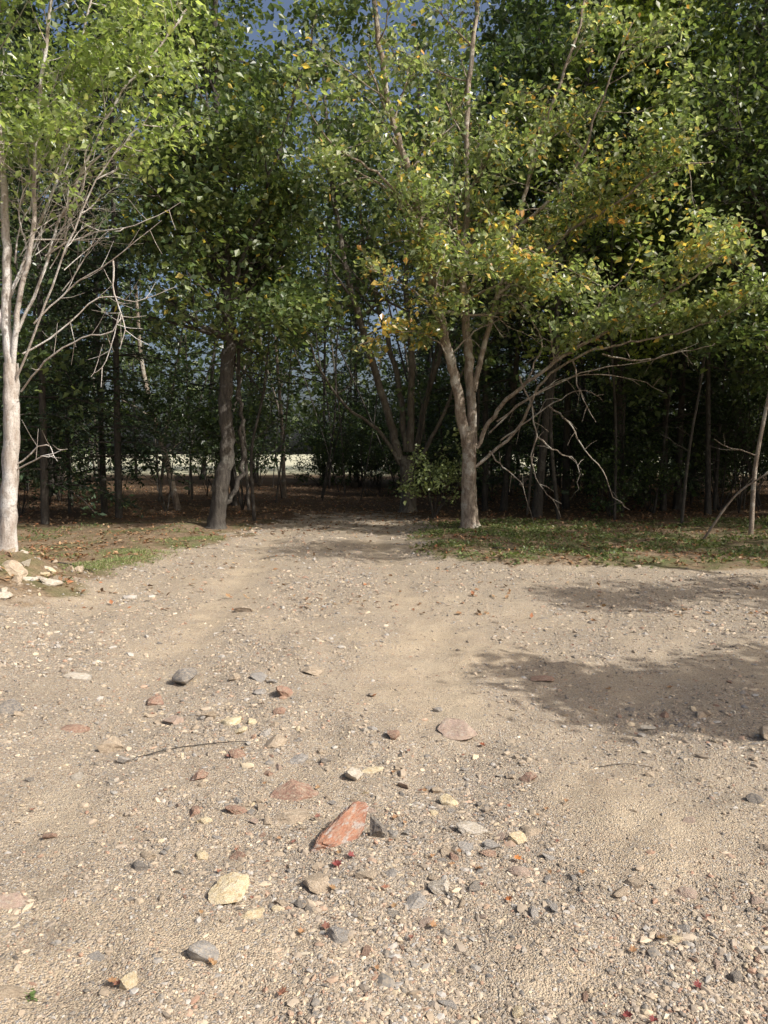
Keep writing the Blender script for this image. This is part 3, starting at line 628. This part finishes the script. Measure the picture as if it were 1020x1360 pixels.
def lane(x, y, m=0):      # natural openings through which the far clearing shows
    r = x/y; w_ = m/y
    return (y > 18) and (-.40-w_ < r < -.355+w_ or -.30-w_ < r < -.255+w_ or -.145-w_ < r < -.10+w_)
nt_ = 0; tr_ = 0
while nt_ < 72 and tr_ < 8000:
    tr_ += 1; y = random.uniform(16.5, 42); x = random.uniform(-.62*y-3, .62*y+3)
    if abs(x+.3) < 2.6 and y < 24: continue
    if -1.6 < x < 1.4 and y < 30: continue
    if lane(x, y, .7): continue
    if not free(x, y, 1.9): continue
    pl.append((x, y)); nt_ += 1
    con = random.random() < (.5 if x < -1 else .45)
    if con: put(CV[random.randrange(2)], x, y, random.uniform(0, 6.28), random.uniform(.85, 1.25), cl, cg)
    else: put(TV[random.randrange(3)], x, y, random.uniform(0, 6.28), random.uniform(.85, 1.2), gl, gg)
for x, y in ((12.5, 14.2), (15, 15.5), (14.5, 19), (18, 17.5), (17, 13), (20, 14), (13.5, 11.8), (18.5, 22), (22, 19), (22, 26), (26, 24), (25, 30), (16.5, 11)):  # unseen trees off to the right, added to keep sun out of the woods
    put(TV[random.randrange(3)], x+random.uniform(-.5, .5), y, random.uniform(0, 6), 1.05, gl, gg)
put(CV[0], -11.5, 13.5, 1.0, 1.0, cl, cg); put(TV[0], -9.2, 14.5, 2.2, .9, gl, gg)
put(TV[1], 1.2, 33, 1.0, 1.0, 'woodland tree standing behind the many stemmed tree at the end of the drive')
def side_tree(tx, ty, zc, rr, n, label, h=None):
    q = zc/math.tan(EL); x, y = tx+S[0]*q, ty+S[1]*q; h = h or zc+rr
    base = np.array([x, y, float(H(x, y))]); root = thing('young_tree', base, label, 'tree'); T = Tubes()
    T.add(smooth_path([base, base+np.array([.1, 0, zc*.5]), base+np.array([0, .1, h])], 5), np.linspace(.06, .02, 11), 8, .03); T.build('trunk', B_mid, root, base)
    TW = Tubes(); L = []
    for i in range(14):
        z = zc-rr*.7+1.4*rr*i/14; a = rng.uniform(0, 6.28); grow(TW, L, base+np.array([0, 0, z]), np.array([math.cos(a), math.sin(a), .2]), rr*.8, .02, 1, 3, .03, kids=3)
    TW.build('limbs', B_mid, root, base); crown('crown', L, n, .11, .16, colmix(GREENS, [3, 3, 2, 2]), M_leaf, root, base)
side_tree(1.7, 4.75, 3.8, .55, 1500, 'young tree beside the clearing whose shadow crosses the right side of the gravel')
side_tree(2.8, 4.6, 4.2, .72, 3600, 'second young tree beside the clearing, shading the gravel at the right edge')
side_tree(4.2, 4.9, 4.4, .8, 3000, 'third young tree beside the clearing, farther from the gravel')
side_tree(4.4, 7.7, 5.4, .8, 1500, 'thin young tree beside the far right of the clearing')
side_tree(2.6, 7.9, 6.4, .55, 900, 'slim young tree casting a thin streak of shade before the right verge')
side_tree(-.3, 11.6, 7.2, 1.1, 1700, 'tall thin young tree beyond the right edge of the clearing, sparse crown')
side_tree(4.2, 12.2, 5.2, 1.8, 5500, 'bushy young tree outside the picture that shades the right verge')
side_tree(1.8, 12.0, 6.6, 1.4, 3600, 'tall young tree outside the picture shading the foot of the forked tree')
# understory
sl_ = 'dark leafy bush growing in the shade under the trees'; sg = 'dark bushes under the trees'
for i in range(116):
    for _ in range(40):
        y = random.uniform(16, 34) if i < 66 else random.uniform(28, 42); x = random.uniform(-.6*y, .6*y)
        if i >= 98: x = random.uniform(-3, 9)
        if lane(x, y, .5): continue
        if not (-2.8 < x < 1.3 and y < 23.5): break
    else: continue
    put(SV[random.randrange(3)], x, y, random.uniform(0, 6.28), random.uniform(.7, 1.2), sl_, sg)
sm = shrub(1.5, .7, 1300, [(.24, .29, .12), (.17, .21, .09), (.32, .36, .16)], [3, 3, 2], 5, .08); b = P(575, 665, 16.8)
put(sm, b[0], 16.8, 0, 1.0, 'small lighter green sapling bush just left of the forked trunk')
# --- bare thin saplings and poles
def pole(pix, r, name, label, mat, cat='sapling', group=None, tw=6):
    pp = [P(*q) for q in pix]; base = np.array([pp[0][0], pp[0][1], float(H(pp[0][0], pp[0][1]))-.03]); pp[0] = base.copy()
    root = thing(name, base, label, cat, group); sp_ = smooth_path(pp, 5); T = Tubes(); T.add(sp_, np.linspace(r, r*.45, len(sp_)), 7, .03); T.build('trunk', mat, root, base)
    for i in range(tw):
        TW = Tubes(); j = rng.integers(len(sp_)//4, len(sp_)-1); grow(TW, [], sp_[j], np.array([rng.normal(), rng.normal()*.5, .5]), rng.uniform(.4, 1.1), r*.3, 2, 3, .02, kids=3)
        TW.build('branch', mat, root, base)
pole([(998, 690, 13.2), (1002, 630, 13.2), (1012, 570, 13.2), (1030, 480, 13.1), (1050, 380, 13)], .045, 'leaning_sapling', 'pale grey leaning sapling near the right edge', B_mid)
pole([(932, 700, 12.8), (975, 660, 12.6), (1020, 628, 12.4), (1060, 600, 12.2)], .022, 'leaning_branch', 'thin fallen branch leaning up to the right against the saplings', B_mid, 'dead branch', None, 2)
pole([(905, 690, 15), (915, 600, 15), (932, 500, 15), (945, 400, 15)], .035, 'thin_sapling', 'thin upright sapling left of the leaning pale one', B_dark)
pole([(237, 678, 19), (222, 615, 19), (205, 555, 19), (188, 480, 19), (180, 380, 19)], .09, 'leaning_tree', 'lighter trunk leaning left in the woods left of the dark trunk', B_mid, 'tree')
pole([(338, 696, 16), (334, 600, 16), (350, 520, 16), (362, 400, 16)], .04, 'thin_tree', 'thin dark trunk right beside the tall dark barked tree', B_dark, 'tree')
pole([(378, 670, 24), (374, 560, 24), (366, 450, 24), (360, 300, 24)], .07, 'slender_tree', 'slender trunk in the woods right of the dark trunk', B_mid, 'tree')
tl = 'slim dark bare stem among the shaded woods'
for i in range(76):
    y = random.uniform(16, 30); u = random.uniform(20, 1010)
    if 395 < u < 520 and y < 20: continue
    ln = random.gauss(0, 38); pole([(u, 680, y), (u+ln*.4+random.gauss(0, 5), 560, y), (u+ln+random.gauss(0, 8), 430, y), (u+ln*1.6+random.gauss(0, 14), 300, y)], random.uniform(.02, .05), 'bare_tree', tl, B_dark if i % 3 else B_brown, 'tree', 'slim dark stems in the woods', 3)
# --- far wood
n = 60000; y = rng.uniform(47, 66, n); x = rng.uniform(-56, 56, n); z = rng.uniform(0, 1, n)**.95*30
gap = (z < 3.4) & (z > .2) & (x/y < -.07) & (x/y > -.45) & (vn(x*.3, z*.15, 52) > .25)
thr = np.where((np.abs(x/y) < .16) & (z > 5), .47, .36)
keep = ((vn(x*.35, z*.35+y*.05, 51)*.6+vn(x*1.1, z*1.1, 53)*.4 > thr) | (z < 4)) & ~gap
pts = np.stack([x, y, z], 1)[keep]
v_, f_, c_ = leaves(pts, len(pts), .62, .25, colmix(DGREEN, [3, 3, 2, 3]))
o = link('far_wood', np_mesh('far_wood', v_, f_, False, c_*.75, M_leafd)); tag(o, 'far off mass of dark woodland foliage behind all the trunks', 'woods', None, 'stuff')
# ------------------------------------------------------------------ ground cover
def gcover(name, label, cat, n, region, size, cols, wts_, mat, zmax, droop, asp, flatn, sig=0.0):
    x, y = region(n); g = gravelness(x, y)
    k_ = g < rng.uniform(.1, .85, len(x)); x, y = x[k_], y[k_]
    pts = np.stack([x, y, H(x, y)+rng.uniform(.003, zmax, len(x))], 1); m = len(pts)
    Vv, Ff, Cc = leaves(pts[rng.permutation(m)], m, size, sig, colmix(cols, wts_), droop=droop, asp=asp, flatn=flatn)
    o = link(name, np_mesh(name, Vv, Ff, False, Cc, mat)); tag(o, label, cat, None, 'stuff')
def reg_right(n):
    y = rng.uniform(8.9, 16, n); x = rng.uniform(.4, 9, n); k_ = vn(x*1.4, y*1.4, 61)*.5+vn(x*5, y*5, 63)*.5 > .40+.25*rng.random(n); return x[k_], y[k_]
def reg_left(n):
    y = rng.uniform(7.5, 15, n); x = rng.uniform(-8, -2.8, n); k_ = vn(x*1.2, y*1.2, 62)*.5+vn(x*4, y*4, 64)*.5 > .52+.2*rng.random(n); return x[k_], y[k_]
def reg_strip(n):
    y = rng.uniform(9.2, 12.8, n); x = np.interp(y, LY, LX)-.35+rng.normal(0, .3, n); k_ = vn(x*3, y*3, 66) > .35+.4*rng.random(n); return x[k_], y[k_]
WC = [(.14, .18, .06), (.10, .135, .045), (.19, .23, .085), (.25, .20, .11)]
gcover('weeds', 'low green weeds and creeping plants on the verge right of the drive', 'weeds', 50000, reg_right, .042, WC, [3, 3, 2, 1.5], M_grass, .05, -.15, .4, 1.2)
gcover('weeds', 'low green weeds in patches on the left verge', 'weeds', 9000, reg_left, .038, WC, [3, 3, 2, 2], M_grass, .04, -.15, .4, 1.2)
def blades(name, label, n, region, s=.06):
    x, y = region(n); g = gravelness(x, y); k_ = g < rng.uniform(.1, .85, len(x)); x, y = x[k_], y[k_]
    pts = np.stack([x, y, H(x, y)-.005], 1); m = len(pts)
    Vv, Ff, Cc = leaves(pts[rng.permutation(m)], m, s, 0, colmix([(.18, .24, .08), (.25, .29, .11), (.38, .34, .20)], [3, 3, 2]), droop=-1.0, asp=.07, flatn=0, var=.4)
    tag(link(name, np_mesh(name, Vv, Ff, False, Cc, M_grass)), label, 'grass', None, 'stuff')
blades('grass', 'sparse short green grass scattered over the left verge', 16000, reg_left, .04)
blades('grass', 'patchy strip of short grass along the left edge of the drive', 20000, reg_strip, .04)
blades('grass', 'short grass among the weeds on the right verge', 30000, reg_right, .05)
def reg_floor(n):
    y = 7+rng.uniform(0, 1, n)**1.6*25; x = rng.uniform(-.62, .62, n)*y; return x, y
x, y = reg_floor(68000); g = gravelness(x, y); cl_ = vn(x*1.3, y*1.3, 71)*.6+vn(x*5, y*5, 72)*.4
k_ = ((g < rng.uniform(.0, .7, len(x))) & (cl_ > .38+.4*rng.random(len(x)))) | ((y > 13.5) & (rng.random(len(x)) < .75*np.clip((y-13.5)/4, 0, 1))) | (rng.random(len(x)) < .02); x, y = x[k_], y[k_]
pts = np.stack([x, y, H(x, y)+rng.uniform(.004, .02, len(x))], 1); m = len(pts)
Vv, Ff, Cc = leaves(pts[rng.permutation(m)], m, .055, 0, colmix([(.27, .15, .075), (.34, .21, .11), (.16, .095, .055), (.38, .26, .15), (.33, .14, .065)], [3, 3, 3, 1, 1.5]), droop=0, asp=.34, flatn=2.5)
tag(link('leaf_litter', np_mesh('leaf_litter', Vv, Ff, False, Cc, M_dry)), 'dry brown leaves covering the forest floor and shaded drive', 'fallen leaves', None, 'stuff')
# --- individual fallen leaves on the gravel
def fallen(u, v, s, colr, label, rz, group=None):
    g = G(u, v); bm = bmesh.new(); prof = [(0, -.5), (.12, -.42), (.5, -.5), (.36, -.2), (.62, .1), (.3, .12), (.34, .42), (.1, .34), (0, .72), (-.1, .34), (-.34, .42), (-.3, .12), (-.62, .1), (-.36, -.2), (-.5, -.5), (-.12, -.42)]
    c = bm.verts.new((0, 0, 0)); vv = [bm.verts.new((a, b, .5*abs(a)**1.3+.3*abs(b)**2+random.uniform(-.04, .12))) for a, b in prof]
    for i in range(len(vv)): bm.faces.new((c, vv[i], vv[(i+1) % len(vv)]))
    st = [bm.verts.new(q) for q in ((-.01, -.95, .1), (.01, -.95, .1))]; bm.faces.new([vv[0], vv[1], st[1], st[0]])
    me = bpy.data.meshes.new('fallen_leaf'); bm.to_mesh(me); bm.free()
    a = me.attributes.new('tint', 'FLOAT_COLOR', 'FACE')
    for i in range(len(a.data)):
        f = random.uniform(.75, 1.25); a.data[i].color = (colr[0]*f, colr[1]*f, colr[2]*f, 1)
    me.materials.append(M_dry); o = link('fallen_leaf', me); o.location = (g[0], g[1], float(H(g[0], g[1]))+.012); o.scale = (s,)*3; o.rotation_euler = (random.uniform(-.3, .3), random.uniform(-.3, .3), rz)
    tag(o, label, 'fallen leaf', group)
RED = (.20, .045, .04); OR = (.52, .20, .05); BR = (.32, .18, .09)
for a in ((447, 1146, .034, RED, 'dark red curled leaf under the lower end of the orange slab', .4), (466, 1138, .028, RED, 'small dark red leaf against the front of the orange slab', 2.0),
          (687, 1133, .028, OR, 'bright orange curled leaf on the gravel right of the slab', 1.2), (676, 1188, .024, (.42, .15, .05), 'orange brown leaf below the bright orange leaf', .2),
          (926, 1304, .022, RED, 'small red leaf near the bottom right corner', 1.0), (833, 1344, .024, RED, 'red leaf at the bottom edge, left one of two', .3), (868, 1351, .024, RED, 'red leaf at the bottom edge, right one of two', 2.3),
          (497, 926, .034, (.35, .14, .05), 'rust coloured leaf in the middle distance of the gravel', 1.5), (640, 976, .032, (.3, .10, .05), 'brown red leaf by the flat pinkish red stone', .7),
          (808, 908, .036, BR, 'brown leaf inside the ground shadow at right', .7), (890, 905, .04, BR, 'larger brown leaf in the ground shadow near the right edge', 1.9), (752, 1060, .02, BR, 'small brown leaf on the bare sandy patch at right', 2.6)):
    fallen(*a)
for i in range(60):
    u, v = (random.uniform(20, 1000), random.uniform(800, 1340)) if i < 36 else (random.gauss(470, 130), random.gauss(1130, 70))
    fallen(u, v, random.uniform(.014, .026), random.choice([BR, (.36, .22, .11), (.22, .10, .07), (.28, .13, .08)]), 'small dry brown leaf lying loose on the gravel', random.uniform(0, 6), 'dry leaves scattered on the gravel')
# --- sticks
def stick(pix, r, label, name='stick'):
    pp = []
    for (u, v) in pix:
        g = G(u, v); pp.append(np.array([g[0], g[1], float(H(g[0], g[1]))+r+.004]))
    base = pp[0].copy(); T = Tubes(); sp_ = smooth_path(pp, 5); sp_[:, :2] += rng.normal(0, r*.6, (len(sp_), 2)); T.add(sp_, np.linspace(r, r*.5, len(sp_)), 6, .08)
    o = T.build(name, B_dark, None, base); o.location = base; tag(o, label, 'stick')
stick([(180, 1003), (225, 994), (275, 986), (330, 984)], .0035, 'thin dark stick lying on the gravel behind the reddish stone')
stick([(790, 1003), (830, 1000), (870, 1008)], .002, 'short thin twig on the bare sandy patch at right')
stick([(70, 770), (95, 762), (125, 768)], .010, 'short stick on the brown ground at the left verge')
stick([(655, 735), (700, 742), (760, 738)], .012, 'fallen stick lying along the right verge below the forked tree')
root = thing('weed', (*G(42, 1338), 0), 'tiny green weed sprouting among stones in the bottom left corner', 'weed'); gx = G(42, 1338)
v_, f_, c_ = leaves(np.array([[0, 0, .012+float(H(*gx))]]), 22, .013, .009, colmix([(.16, .24, .07), (.12, .18, .06)], [1, 1]), droop=-.3, asp=.35)
link('leaves', np_mesh('leaves', v_, f_, False, c_, M_grass), root)
print('faces', sum(len(m.polygons) for m in bpy.data.meshes))
